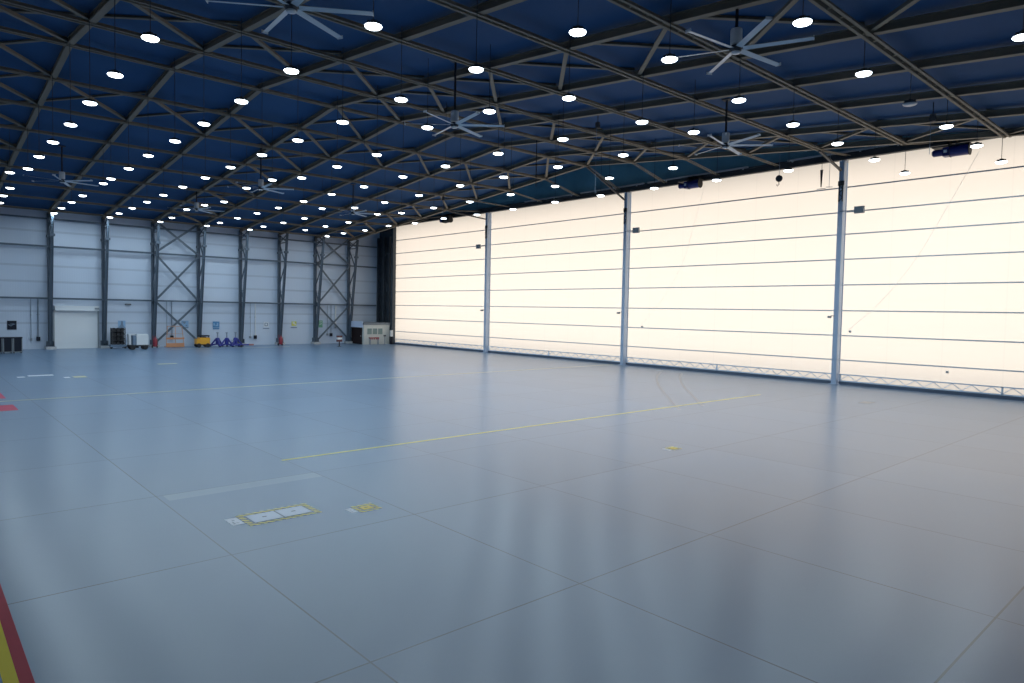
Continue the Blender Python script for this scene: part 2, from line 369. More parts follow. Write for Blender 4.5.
for j, where in ((1, 'beside the cabin corner'), (5, 'above the orange work stand')):
    xa, xc = -SX * (j + 1), -SX * j
    for n, (za, zc) in enumerate(((.7, 6.35), (6.6, 12.95), (13.2, 17.6))):
        b = MB(); b.bar((xa + .2, -.98, za), (xc - .2, -.98, zc), .05, .28, side=(0, 1, 0)); b.bar((xa + .2, -.92, zc), (xc - .2, -.92, za), .05, .28, side=(0, 1, 0))
        b.box(((xa + xc) / 2, -.95, (za + zc) / 2), (.4, .08, .4))
        for xx in (xa + .22, xc - .22):
            for zz in (za, zc): b.b2((xx - .2, -1.0, zz - .2), (xx + .2, -.45, zz + .2))
        tag(b.build('wall_brace', WSTEEL), '%s X brace on the back wall, in the column bay %s' % (['bottom', 'middle', 'top'][n], where), 'brace', 'X braces on the back wall')

# ------------------------------------------------------------------ roller shutter
d = thing('door_5', (-45.35, 0, 0), 'white roller shutter door in the back wall', 'door', kind='structure')
b = MB()
for n in range(26): b.b2((-2.42, -.14, .0 + n * .195), (2.42, -.06 - .03 * (n % 2), .19 + n * .195))
b.build('curtain', mat('shutter_white', (.80, .82, .82), .5), d)
b = MB(); b.b2((-2.45, -.75, 5.02), (2.45, 0, 5.52)); b.b2((-2.5, -.8, 5.5), (2.5, 0, 5.58)); b.b2((-2.46, -.76, 4.96), (2.46, -.1, 5.03)); b.build('housing', bpy.data.materials['shutter_white'], d)
MB().b2((2.0, -.9, 5.15), (2.5, -.76, 5.38)).build('motor', GREYBOX, d)
for s in (-1, 1): MB().b2((s * 2.5 - .09, -.2, 0), (s * 2.5 + .09, 0, 5.0)).build('guide_rail', GREYBOX, d)

# ------------------------------------------------------------------ lamps
LAMPS = {(9,-4):(-54.58,-73.05),(9,-3):(-54.58,-66.83),(9,-2):(-54.51,-60.56),(8,-4):(-48.69,-73.51),(8,-3):(-48.61,-67.01),(8,-5):(-48.53,-80.67),(7,-5):(-42.66,-79.81),(7,-4):(-42.66,-73.51),(6,-4):(-38.02,-75.23),(7,-6):(-42.44,-85.9),(6,-6):(-37.48,-86.74),(6,-5):(-36.64,-79.97),(6,-7):(-37.12,-92.43),(5,-7):(-29.88,-91.88),(5,-6):(-30.27,-85.94),(5,-8):(-29.83,-97.74),(4,-7):(-23.67,-91.8),(9,-1):(-54.44,-54.37),(9,0):(-54.47,-48.02),(9,1):(-54.46,-41.64),(9,2):(-54.42,-35.23),(9,3):(-55.33,-32.08),(9,4):(-54.36,-22.14),(9,5):(-54.29,-15.68),(8,-1):(-48.51,-54.71),(8,0):(-48.6,-48.41),(8,1):(-48.43,-41.81),(8,2):(-48.42,-35.48),(8,3):(-48.39,-32.28),(8,4):(-48.34,-22.38),(8,5):(-48.31,-16.08),(8,6):(-48.29,-9.7),(8,7):(-48.15,-3.52),(7,3):(-42.54,-29.45),(7,4):(-42.46,-22.96),(7,5):(-42.41,-16.39),(7,6):(-42.38,-9.89),(7,7):(-42.3,-4.63),(6,6):(-36.61,-10.81),(6,7):(-36.45,-4.98),(8,-2):(-48.55,-60.74),(7,-1):(-42.69,-55.01),(7,0):(-42.71,-48.72),(7,1):(-42.64,-42.46),(7,2):(-42.62,-36.04),(7,-3):(-42.74,-67.28),(7,-2):(-42.71,-61.07),(6,0):(-36.79,-48.85),(6,1):(-38.17,-45.97),(6,2):(-38.19,-40.11),(6,3):(-36.68,-29.76),(6,4):(-37.36,-25.66),(6,-1):(-36.87,-55.33),(5,1):(-31.05,-43.06),(5,2):(-30.99,-36.74),(5,3):(-30.88,-30.07),(5,4):(-30.79,-23.73),(5,5):(-30.76,-17.34),(5,6):(-30.6,-10.6),(4,3):(-27.28,-33.45),(4,4):(-24.9,-23.87),(4,5):(-24.86,-17.51),(6,-3):(-38.5,-69.96),(6,-2):(-36.84,-61.28),(5,-2):(-31.12,-61.79),(5,-1):(-31.07,-55.74),(5,0):(-30.98,-49.17),(5,-3):(-31.07,-67.94),(4,-2):(-25.25,-61.9),(4,-1):(-25.35,-56.13),(4,0):(-24.93,-49.09),(4,1):(-24.85,-42.67),(3,-1):(-19.29,-56.1),(3,0):(-19.17,-49.73),(3,1):(-19.24,-43.52),(3,2):(-19.43,-37.42),(4,2):(-25.07,-36.79),(2,2):(-13.41,-37.4),(2,3):(-13.18,-30.82),(5,-5):(-30.48,-79.95),(5,-4):(-30.8,-73.95),(4,-4):(-24.73,-73.97),(4,-3):(-25.04,-67.91),(3,-4):(-18.87,-74.04),(3,-3):(-19.09,-68.02),(3,-2):(-19.49,-62.19),(2,-3):(-12.92,-67.96),(2,-2):(-13.16,-62.0),(4,-5):(-26.54,-80.84),(4,-6):(-24.03,-85.8),(3,-6):(-17.95,-85.8),(2,-5):(-12.24,-79.82),(2,-4):(-12.53,-73.89),(3,-7):(-17.72,-91.81),(2,-6):(-11.62,-85.72),(1,-6):(-5.49,-85.66),(2,-7):(-11.45,-91.76),(1,-7):(-5.13,-91.69),(6,5):(-37.66,-20.37),(3,3):(-20.78,-34.34),(2,0):(-12.89,-49.34),(2,-1):(-13.31,-56.12),(2,1):(-12.78,-43.0),(2,4):(-13.94,-25.74),(2,5):(-13.35,-18.51),(2,6):(-13.48,-12.43),(3,4):(-19.29,-24.69),(3,5):(-19.31,-18.35),(3,6):(-19.18,-11.85),(2,7):(-13.14,-6.62),(4,6):(-24.95,-11.11),(4,7):(-24.71,-5.58),(5,7):(-30.62,-5.42),(9,6):(-54.0,-9.06)}
ZL = 17.0
hb = MB(); hb.lathe([(.05, .26), (.11, .26), (.12, .17), (.24, .14), (.30, .10), (.33, .05), (.33, .03), (.02, .03)], n=24)
for q in range(8):
    a = q * PI / 4; hb.box((.19 * math.cos(a), .19 * math.sin(a), .16), (.16, .02, .1), Matrix.Rotation(a, 3, 'Z'))
housing_me = hb.build('housing', STEEL_D); lens_o = MB().lathe([(.02, -.06), (.2, -.055), (.30, -.02), (.34, .03), (.335, .045), (.02, .045)][::-1], n=24).build('lens', LENS)
lens_off = MB().lathe([(.02, -.06), (.2, -.055), (.30, -.02), (.34, .03), (.335, .045), (.02, .045)][::-1], n=24).build('lens', LENS_OFF)
hm, lm, lo_ = housing_me.data, lens_o.data, lens_off.data
for o in (housing_me, lens_o, lens_off): bpy.data.objects.remove(o)
LL = bpy.data.lights.new('lamp_light', 'AREA'); LL.shape = 'DISK'; LL.size = .5; LL.energy = 80; LL.color = (.68, .86, 1.0)
rows = {}
for (i, k), p in LAMPS.items(): rows.setdefault(i, []).append((k, p))
for i in sorted(rows):
    for n, (k, p) in enumerate(sorted(rows[i], reverse=True)):
        off = (i, k) == (4, -7)
        t = thing('high_bay_lamp', (p[0], p[1], ZL), ('unlit' if off else 'lit') + ' round high-bay lamp, %s lamp row from fabric doors, %s from back wall' % (ORD[i], ORD[n + 1]), 'lamp', 'round high-bay lamps')
        for nm, me in (('housing', hm), ('lens', lo_ if off else lm)):
            o = bpy.data.objects.new(nm, me); C.objects.link(o); o.parent = t
        if not off:
            lo = bpy.data.objects.new('lamp_light', LL); C.objects.link(lo); lo.parent = t; lo.location = (0, 0, -.075)
        zt = zb(p[1]) + .55 - ZL
        if p[0] > -6: zt += 2.8
        MB().tube([(0, 0, .28), (0, 0, zt)], .018, 5).build('hanger_rod', STEEL_D, t)

# ------------------------------------------------------------------ ceiling fans
FANW = mat('fan_blade_white', (.66, .69, .70), .4)
FANS = [(-51.4, -79.6, -34), (-36.1, -89.1, -7), (-37.3, -71.1, 19), (-51.2, -29.6, 10), (-36.8, -40.0, 25), (-36.4, -19.8, 40), (-21.7, -80.1, 12), (-22.5, -31.7, 30)]
FLAB = ['white six-bladed ceiling fan hanging at the top picture edge above the hatch covers',
        'white six-bladed ceiling fan nearest the camera side, largest in view',
        'white six-bladed ceiling fan hanging over the middle of the hall',
        'white six-bladed ceiling fan in front of the roller shutter, farthest from the fabric doors',
        'white six-bladed ceiling fan straight above the white ring sign on the back wall',
        'white six-bladed ceiling fan closest to the back wall, straight above the yellow tug',
        'white six-bladed ceiling fan in front of the fabric doors, above a winch',
        'white six-bladed ceiling fan near the cabin corner, beside the fabric doors']
ZF = 17.0
proto = None
for n, (x, y, a) in enumerate(FANS):
    t = thing('ceiling_fan', (x, y, ZF), FLAB[n], 'fan', 'large ceiling fans', rz=math.radians(a))
    if proto is None:
        b = MB(); b.lathe([(.02, .12), (.22, .12), (.24, .30), (.22, .34), (.02, .34)], n=20); b.build('hub', STEEL_D, t, smooth=True)
        b = MB(); b.lathe([(.02, .40), (.235, .40), (.245, .44), (.245, .98), (.22, 1.04), (.02, 1.04)], n=24); mo = b.build('motor_housing', FANW, t, smooth=True)
        b = MB(); b.lathe([(.02, .02), (.17, .03), (.19, .10), (.02, .11)], n=20); b.build('hub_cap', FANW, t, smooth=True)
        for q in range(6):
            an = q * PI / 3; R = Matrix.Rotation(an, 3, 'Z'); b = MB()
            n_ = 6; prof = [(-.20, -.035), (-.06, .0), (.10, .035), (.2, .05), (.2, .075), (.08, .06), (-.08, .03), (-.2, -.02)]
            for sgm in range(n_ + 1):
                r = .28 + (2.72) * sgm / n_; sc = .64 - .08 * sgm / n_
                for (u, v) in prof: b.v.append(tuple(R @ Vector((r, -u * sc, .2 + v * sc * 1.1))))
            m_ = len(prof)
            for sgm in range(n_):
                for e in range(m_): b.f.append((sgm * m_ + e, sgm * m_ + (e + 1) % m_, (sgm + 1) * m_ + (e + 1) % m_, (sgm + 1) * m_ + e))
            b.f.append(tuple(range(m_))); b.f.append(tuple(n_ * m_ + e for e in reversed(range(m_))))
            bl = b.build('blade', FANW, t)
            MB().box(tuple(R @ Vector((3.01, 0, .23))), (.03, .26, .12), R).build('blade_tip', FANW, bl)
        proto = t
    else:
        for ch in proto.children:
            if ch.name.startswith('drop_rod') or ch.name.startswith('ceiling_plate'): continue
            c = ch.copy(); C.objects.link(c); c.parent = t
            for g in ch.children:
                e = g.copy(); C.objects.link(e); e.parent = c
    zt = zb(y) + .53 - ZF
    MB().tube([(0, 0, 1.02), (0, 0, zt)], .07, 10).build('drop_rod', BLACK, t)
    MB().b2((-.25, -.25, zt - .06), (.25, .25, zt)).build('ceiling_plate', STEEL_D, t)

# ------------------------------------------------------------------ things along the doors
for n, (y, s, z) in enumerate(((PY[1], 1, 15.15), (PY[2], -1, 15.35), (PY[3], -1, 15.32))):
    t = thing('junction_box', (-.62, y, z), 'grey box on a short arm on the %s door post from the back wall' % ORD[n + 1], 'box', 'grey boxes on the door posts')  # closed junction box on an arm, gives no light
    MB().bar((0, 0, 0), (0, s * 1.3, 0), .07, .07).build('arm', GALV, t)
    b = MB(); b.box((-.02, s * 1.65, 0), (.25, .8, .6)); b.b2((-.17, s * 1.65 - .34, -.24), (-.14, s * 1.65 + .34, .24)); b.build('enclosure', GREYBOX, t)
for n, y in enumerate(PY[1:4]):
    t = thing('camera', (-.64, y, 6.0), 'small grey camera on the %s door post from the back wall' % ORD[n + 1], 'camera', 'small cameras on the door posts')
    MB().bar((0, .1, .1), (-.02, .42, .12), .04, .06).build('bracket', GREYBOX, t)
    b = MB(); b.lathe([(.02, -.28), (.10, -.28), (.11, .18), (.02, .2)], c=(-.05, .5, 0), n=14, axis='x'); b.build('camera_body', GREYBOX, t)
for n, (y, z, dk) in enumerate(((-21.2, 19.5, True), (-63.8, 19.5, False), (-87.5, 19.15, False))):
    t = thing('winch', (-1.25, y, z - .05), ['small black winch under the header of the fabric door nearest the back wall', 'deep blue winch under the header of the third fabric door', 'deep blue winch under the header of the fabric door nearest the camera'][n], 'winch', 'winches under the door header')
    m_ = BLACK if dk else DARKBLUE
    b = MB(); b.lathe([(.05, -1.25), (.38, -1.25), (.42, -1.2), (.42, .0), (.38, .05), (.05, .05)][::-1], c=(0, 0, 0), n=18, axis='y'); b.build('drum', m_, t)
    b = MB(); b.b2((-.32, .05, -.36), (.32, .5, .32)); b.build('gearbox', m_, t)
    b = MB(); b.lathe([(.04, .5), (.24, .5), (.27, .55), (.27, 1.2), (.18, 1.3), (.04, 1.3)], n=14, axis='y'); b.build('motor', DARKBLUE, t)
    b = MB(); b.b2((-.3, -1.3, .40), (.8, 1.3, .48)); b.b2((.2, -.3, .3), (.9, -.2, .9)); b.b2((.2, .2, .3), (.9, .3, .9)); b.lathe([(.02, -.02), (.46, -.02), (.46, .02), (.02, .02)], c=(0, -1.26, 0), n=18, axis='y'); b.lathe([(.02, -.02), (.46, -.02), (.46, .02), (.02, .02)], c=(0, 0.03, 0), n=18, axis='y'); b.build('mounting_frame', BLACK, t)
    if not dk: MB().b2((-.36, .2, -.1), (-.33, .42, .12)).build('rating_plate', WHITE, t)
def cable(pts, r, name, label, m=STEEL_D):
    P = [Vector(p) for p in pts]; out = []
    for i in range(len(P) - 1):
        a = P[max(i - 1, 0)]; b_, c, d_ = P[i], P[i + 1], P[min(i + 2, len(P) - 1)]
        for q in range(6):
            u = q / 6; out.append(.5 * ((2 * b_) + (c - a) * u + (2 * a - 5 * b_ + 4 * c - d_) * u * u + (3 * b_ - a - 3 * c + d_) * u ** 3))
    out.append(P[-1]); return tag(MB().tube(out, r, 5).build(name, m), label, 'cable')
cable([(-.9, -89.3, 18.9), (-.5, -87.0, 14.5), (-.3, -85.0, 10.8), (-.25, -82.5, 7.4), (-.25, -79.9, 4.85)], .011, 'pull_cable', 'thin cable sagging from winch to handle on the fabric door nearest the camera', WHITE)
cable([(-.9, -65.4, 19.3), (-.5, -64.0, 15.5), (-.3, -62.6, 11.5), (-.25, -60.0, 7.5), (-.25, -57.2, 4.6)], .008, 'pull_cable', 'faint thin cable sagging from winch to handle on the third fabric door', WHITE)
for n, (x, y, z, ln, w) in enumerate(((-22.5, -69.6, 20.35, 5.2, 'over the third fabric door'), (-15.1, -90.3, 18.35, 2.2, 'above the winch nearest the camera'), (-11.7, -34.9, 19.9, 2.2, 'above the small black winch'))):
    t = thing('pulley_block', (x, y, z), 'small hanging pulley block with a cable ' + w, 'pulley', 'pulley blocks under the roof')
    b = MB(); b.box((0, 0, 0), (.2, .3, .45)); b.lathe([(.02, -.06), (.19, -.06), (.15, 0), (.19, .06), (.02, .06)], c=(0, 0, -.05), n=16, axis='x'); b.build('sheave', STEEL_D, t)
    MB().tube([(0, 0, .2), (0, 0, zb(y) + .54 - z)], .03, 6).build('hanger', STEEL_D, t)
    MB().tube([(0, .1, -.1), (0, .1, -ln)], .018, 5).build('cable', GALV, t)
t = thing('hook_block', (-2.6, -74.2, 18.55), 'round pulley with hook hanging in front of the third fabric door', 'hook')
b = MB(); b.lathe([(.04, -.08), (.30, -.08), (.26, 0), (.30, .08), (.04, .08)], n=20, axis='x'); b.build('sheave', STEEL_D, t)
b = MB(); b.tube([(0, 0, -.3), (0, 0, -.55), (0, .12, -.68), (0, .2, -.58), (0, .16, -.5)], .04, 6); b.build('hook', STEEL_D, t); MB().tube([(0, 0, .3), (0, 0, 3.2 + zb(-74.2) - 18.55)], .02, 5).build('cable', GALV, t)
t = thing('lifting_sling', (-2.6, -78.0, 18.3), 'black strap and thin cable hanging beside the post nearest the camera', 'strap')
b = MB(); b.add([(0, -.17, .5), (0, .07, .5), (0, -.01, -1.0), (0, -.08, -1.0), (.05, -.17, .5), (.05, .07, .5), (.05, -.01, -1.0), (.05, -.08, -1.0)], [(0, 1, 2, 3), (7, 6, 5, 4), (0, 4, 5, 1), (2, 6, 7, 3), (1, 5, 6, 2), (0, 3, 7, 4)]); b.tube([(.02, -.07, .5), (.02, -.07, 3.2 + zb(-78) - 18.3)], .02, 5); b.build('strap', BLACK, t)
b = MB(); b.tube([(0, -.75, 4.5), (0, -.75, -1.1)], .018, 5); b.bar((0, -1.05, -1.1), (0, -.5, -1.05), .05, .05); b.bar((0, -.45, -1.15), (0, .3, -1.15), .05, .05); b.build('cable', GALV, t)
t = thing('hanging_rod', (-18.4, -58.6, zb(-58.6) + .53), 'black rod hanging from the roof steel above the second fabric door', 'rod')
MB().tube([(0, 0, 0), (0, 0, -4.6)], .045, 6).build('rod', BLACK, t); MB().b2((-.15, -.15, -.06), (.15, .15, 0)).build('top_plate', STEEL_D, t)
for n, (y, z) in enumerate(((-79.95, 4.75), (-57.25, 4.5), (-87.6, 1.75))):
    t = thing('door_handle_knob', (-.02, y, z), ['small dark knob on fabric beside the post nearest the camera', 'small dark knob on fabric beside the middle door post', 'small dark knob low on the fabric door nearest the camera'][n], 'knob', 'small knobs on the fabric doors')
    b = MB(); b.lathe([(.01, -.08), (.06, -.08), (.075, -.03), (.04, .02), (.04, .1), (.01, .1)], n=12, axis='x'); b.build('knob', GREYBOX, t)
    MB().box((.08, 0, 0), (.04, .2, .2)).build('patch', WHITE, t)

# ------------------------------------------------------------------ back wall fittings
def strokes(parent, segs, m, w=.06, y=-.055):
    b = MB()
    for (x1, z1, x2, z2) in segs: b.bar((x1, y, z1), (x2, y, z2), .01, w, side=(0, 1, 0))
    return b.build('pictogram', m, parent)
SB = mat('sign_light_blue', (.25, .42, .62), .4); SBD = mat('sign_blue', (.06, .22, .42), .4); SK = mat('sign_black', (.012, .015, .026), .6, spec=.25); SG = mat('sign_green', (.12, .35, .22), .4); SY_ = mat('sign_yellow', (.62, .60, .08), .4); SW = mat('sign_white', (.70, .73, .76), .4); SGR = mat('sign_grey', (.16, .22, .30), .4)
def sign(x, z, w, h, m, label):
    t = thing('wall_sign', (x, -.02, z), label, 'sign', 'square signs on the back wall')
    b = MB(); b.b2((-w / 2, -.05, -h / 2), (w / 2, 0, h / 2)); b.build('panel', m, t); return t
s = sign(-52.2, 3.05, .95, 1.1, SK, 'black square sign with a pale zigzag above the black crates')
strokes(s, [(-.35, .1, -.1, -.1), (-.1, -.1, .05, .05), (.05, .05, .35, .15), (-.2, .12, .2, .18)], SGR)
s = sign(-40.05, 3.15, .9, 1.05, SB, 'light blue sign with grey figure above the shelf of black goods'); strokes(s, [(-.05, .45, -.05, -.1), (.08, .45, .08, -.1), (-.3, -.28, .3, -.28), (-.2, -.12, .2, -.12)], SGR, .12); MB().b2((-.45, -.055, -.52), (.45, -.05, -.4)).build('caption_band', SGR, s)
s = sign(-31.95, 3.15, .95, 1.1, SB, 'blue and grey sign beside the X brace above the yellow tug'); strokes(s, [(-.35, .35, .1, .35), (-.2, .15, .05, .25), (.1, -.1, .3, -.2)], SGR, .16); MB().b2((-.1, -.055, -.52), (.46, -.05, -.38)).build('caption_band', SGR, s)
s = sign(-27.6, 3.15, .95, .9, SBD, 'strong blue sign above the blue jacks'); strokes(s, [(-.3, .2, -.3, -.2), (-.1, -.15, .3, -.15), (.2, .25, .2, -.1)], SB, .2); MB().b2((-.46, -.05, -.72), (.46, 0, -.52)).build('caption_band', SBD, s)
s = sign(-20.05, 3.15, .8, .8, SW, 'white sign with dark square ring, nearest the red trolley'); strokes(s, [(-.22, .22, .22, .22), (-.22, -.2, .22, -.2), (-.2, .22, -.2, -.2), (.2, .22, .2, -.2)], SGR, .11); MB().b2((-.5, -.05, -.68), (.5, 0, -.55)).build('caption_band', SGR, s)
s = sign(-15.5, 3.3, .8, .7, SY_, 'yellow and white sign in the bay beside the red trolley'); strokes(s, [(-.25, .2, .1, .2), (-.2, 0, .2, 0), (.1, -.2, .3, -.1)], SW, .14); MB().b2((-.55, -.05, -.7), (.5, 0, -.55)).build('caption_band', SGR, s)
s = sign(-10.9, 3.25, .65, 1.15, SG, 'narrow green sign in the braced bay beside the cabin'); strokes(s, [(-.2, .35, .2, .35), (-.2, -.05, .2, .05)], SW, .1)
t = thing('wall_fixture', (-39.3, -.02, 5.9), 'short black bar lamp high on the wall above light blue sign', 'fixture'); MB().b2((-.36, -.2, -.09), (.36, 0, .09)).build('body', SK, t); MB().b2((-.3, -.21, -.06), (.3, -.2, .02)).build('cover', GREYBOX, t)
PIPES = [(-50.25, 1.3, 'thin conduit with small socket beside the black square sign', .035, GALV, 0), (-49.5, 1.35, 'thick conduit with dark socket box left of the roller shutter', .09, GALV, 1), (-34.4, 1.9, 'thin conduit behind the orange work stand', .035, GALV, 0), (-33.75, 1.35, 'conduit with dark socket box behind the orange work stand', .07, GALV, 1), (-22.55, 1.25, 'thin conduit with small socket near the white ring sign', .035, GALV, 0), (-21.8, 1.25, 'conduit with dark socket box near the white ring sign', .06, PIPEW, 1), (-9.75, 1.55, 'thin conduit with socket in the braced bay by the cabin', .035, GALV, 0), (-9.1, 1.5, 'conduit with dark socket box in the braced bay by the cabin', .05, GALV, 1), (-8.3, 2.75, 'bright white pipe in the braced bay by the cabin', .14, PIPEW, 0)]
for x, z, l, r, m_, big in PIPES:
    t = thing('conduit', (x, -.15, z), l, 'conduit', 'conduits down the back wall')
    MB().tube([(0, 0, 0), (0, 0, 6.38 - z)], r, 8).build('pipe', m_, t)
    s_ = .38 if big else .2
    b = MB(); b.b2((-s_ / 2, -.2, -.5 * s_ - .1), (s_ / 2, .1, s_ * .6)); b.build('socket_box', SK if big else GREYBOX, t)
    b = MB(); b.b2((-r - .06, .02, 3.0), (r + .06, .13, 3.08)); b.build('clip', GREYBOX, t)

# ------------------------------------------------------------------ equipment along the back wall
for n in range(4):
    x = -52.4 - n * .94
    t = thing('flight_case', (x, -7.6, 0), ['black wheeled crate at the end of the row nearest the roller shutter', 'black wheeled crate, second of the row from the roller shutter', 'black wheeled crate, third of the row from the roller shutter', 'black wheeled crate at the picture edge, farthest from the roller shutter'][n], 'crate', 'black crates by the back wall')
    MB().b2((-.43, 0, .16), (.43, 1.1, 1.72)).build('body', SK, t); MB().b2((-.45, -.02, 1.72), (.45, 1.12, 1.86)).build('lid', SK, t)
    for sx in (-.4, .4): MB().b2((sx - .035, -.03, .14), (sx + .035, .03, 1.73)).build('edge_strip', GREYBOX, t)
    b = MB(); b.b2((-.43, -.03, .12), (.43, .02, .2)); b.build('bottom_strip', GREYBOX, t)
    for sx in (-.33, .33):
        for sy in (.12, .98): MB().lathe([(.02, -.04), (.08, -.04), (.08, .04), (.02, .04)], c=(sx, sy, .08), n=12, axis='x').build('wheel', BLACK, t)
t = thing('storage_rack', (-41.05, -3.0, 0), 'grey wheeled rack stacked with black goods beside the white generator', 'rack')
b = MB()
for sx in (-.75, .75):
    for sy in (0, .9): b.b2((sx - .05, sy - .05, .15), (sx + .05, sy + .05, 2.75))
for z in (.5, 1.1, 1.7, 2.3): b.b2((-.75, 0, z - .04), (.75, .9, z))
b.build('frame', STEEL_D, t); MB().b2((-.72, .8, .5), (.72, .86, 2.7)).build('back_panel', SK, t); b = MB(); b.b2((-.95, -.1, .25), (1.0, 1.0, .55)); b.build('trolley_base', SGR, t)
for z in (.5, 1.1, 1.7, 2.3):
    b = MB()
    for q in range(3): b.lathe([(.08, -.3), (.22, -.32), (.24, 0), (.22, .32), (.08, .3)], c=(-.48 + q * .48, .4, z + .24), n=14, axis='y')
    b.build('stored_goods', BLACK, t)
for sx in (-.8, .85): MB().lathe([(.02, -.06), (.14, -.06), (.14, .06), (.02, .06)], c=(sx, .4, .14), n=12, axis='y').build('wheel', BLACK, t)
t = thing('storage_cabinet', (-39.1, -1.9, 0), 'pale cabinet standing half behind the white generator', 'cabinet'); b = MB(); b.b2((-.55, 0, .2), (.75, .8, 1.8)); b.b2((-.6, -.03, 1.8), (.8, .83, 1.9)); b.build('body', SW, t); MB().b2((-.5, -.02, .25), (.1, 0, 1.75)).build('door', SW, t); MB().b2((-.5, .05, 0), (.7, .75, .2)).build('base', SK, t)
t = thing('generator_cart', (-39.15, -5.4, 0), 'white covered generator cart on black wheels with dark end', 'cart')
b = MB(); b.b2((-.45, -.55, .62), (.95, .6, 1.95)); b.b2((-.4, -.5, 1.95), (.9, .55, 2.03)); b.build('canopy', WHITE, t)
b = MB(); b.b2((-.85, -.5, .62), (-.45, .55, 1.85)); b.build('end_panel', SGR, t); b = MB(); b.b2((-1.3, -.55, .42), (.95, .6, .62)); b.bar((-1.3, 0, .45), (-2.0, 0, .3), .12, .1); b.build('chassis', BLACK, t)
for sx in (-.9, .6):
    for sy in (-.5, .55): MB().lathe([(.05, -.1), (.28, -.1), (.32, -.06), (.32, .06), (.28, .1), (.05, .1)], c=(sx, sy, .32), n=16, axis='y').build('wheel', BLACK, t)
t = thing('fire_extinguisher_trolley', (-36.55, -2.6, 0), 'red extinguisher trolley at the column behind the white generator', 'extinguisher', 'red extinguisher trolleys')
def exting(t):
    b = MB(); b.lathe([(.03, .15), (.26, .18), (.28, .3), (.28, 1.1), (.2, 1.28), (.08, 1.36), (.08, 1.5), (.03, 1.5)], n=18); b.build('cylinder', RED, t, smooth=True)
    b = MB(); b.tube([(-.2, .3, .2), (-.2, .3, 1.5), (-.2, .45, 1.6)], .03, 6); b.tube([(.2, .3, .2), (.2, .3, 1.5), (.2, .45, 1.6)], .03, 6); b.bar((-.2, .45, 1.6), (.2, .45, 1.6), .05, .05); b.build('handle', RED, t)
    for sx in (-.3, .3): MB().lathe([(.03, -.05), (.2, -.05), (.2, .05), (.03, .05)], c=(sx, .25, .2), n=14, axis='x').build('wheel', BLACK, t)
    b = MB(); b.tube([(.06, 0, 1.45), (.3, -.1, 1.3), (.32, -.1, .8), (.28, -.2, .5)], .03, 6); b.build('hose', BLACK, t)
exting(t)
t = thing('fire_extinguisher_trolley', (-19.1, -3.4, 0), 'red extinguisher trolley standing alone before a column, between white and yellow signs', 'extinguisher', 'red extinguisher trolleys'); exting(t)
t = thing('work_stand', (-33.9, -2.2, 0), 'orange tubular work stand with a high frame against the braced wall bay', 'stand')
OP = mat('orange_tube', (.58, .34, .24), .5)
for sx in (-1.15, .1, 1.2):
    MB().tube([(sx, 0, 0), (sx * .8, .2, 3.0)], .05, 8).build('upright', OP, t)
for z, h in ((1.25, .26), (.35, .5)): MB().b2((-1.15, -.1, z - h / 2), (1.2, .02, z + h / 2)).build('rail', ORANGE, t)
b = MB(); b.tube([(-.93, .2, 2.95), (.97, .2, 2.95)], .05, 8); b.tube([(-1.05, .08, 1.9), (1.1, .08, 1.9)], .03, 8); b.build('top_rail', OP, t)
b = MB(); b.b2((-1.2, -.1, .05), (1.25, .9, .12)); b.build('platform', ORANGE, t)
t = thing('tow_tug', (-30.6, -3.5, 0), 'yellow tow tug with black canopy and wheels', 'tug')
b = MB(); b.b2((-.55, -.5, .45), (.85, .6, 1.4)); b.b2((-.95, -.45, .5), (-.55, .55, 1.2)); b.build('body', YELLOW, t); MB().b2((-.5, -.45, 1.55), (.8, .55, 1.72)).build('canopy', SK, t)
for sx in (-.42, .72):
    MB().b2((sx - .05, -.4, 1.25), (sx + .05, -.3, 1.56)).build('canopy_post', SK, t)
MB().b2((-.15, -.2, 1.2), (.4, .3, 1.5)).build('seat', SK, t)
b = MB(); b.b2((-.98, -.5, .32), (.95, .6, .46)); b.build('bumper', BLACK, t)
for sx in (-.65, .55):
    for sy in (-.5, .6): MB().lathe([(.05, -.1), (.26, -.1), (.3, -.05), (.3, .05), (.26, .1), (.05, .1)], c=(sx, sy, .3), n=16, axis='y').build('wheel', BLACK, t)
JL = ['blue tripod aircraft jack nearest the yellow tug', 'blue tripod aircraft jack in the middle of the three', 'blue tripod aircraft jack nearest the red-tipped tow bar']
for n, (x, y) in enumerate(((-28.35, -2.9), (-27.15, -3.2), (-25.75, -2.8))):
    t = thing('aircraft_jack', (x, y, 0), JL[n], 'jack', 'blue aircraft jacks', rz=.5 + n * .7)
    b = MB(); b.lathe([(.05, .3), (.27, .3), (.27, 1.25), (.2, 1.3), (.05, 1.3)], n=16); b.build('cylinder', BLUE, t); b = MB(); b.lathe([(.03, 1.3), (.1, 1.3), (.1, 1.95), (.16, 1.98), (.16, 2.1), (.03, 2.12)], n=14); b.build('ram', GALV, t)
    for q in range(3):
        a = q * 2 * PI / 3; b = MB(); e = Vector((math.cos(a), math.sin(a), 0))
        b.tube([e * .15 + Vector((0, 0, 1.2)), e * 1.0 + Vector((0, 0, .12))], .12, 8); b.bar(e * .15 + Vector((0, 0, .4)), e * .95 + Vector((0, 0, .2)), .18, .2); lg = b.build('leg', BLUE, t)
        MB().lathe([(.03, 0), (.18, 0), (.16, .08), (.03, .1)], c=tuple(e * 1.02), n=14).build('foot', SK, lg)
    b = MB(); b.box((.3, .3, .8), (.3, .24, .4)); b.build('pump', SW, t)
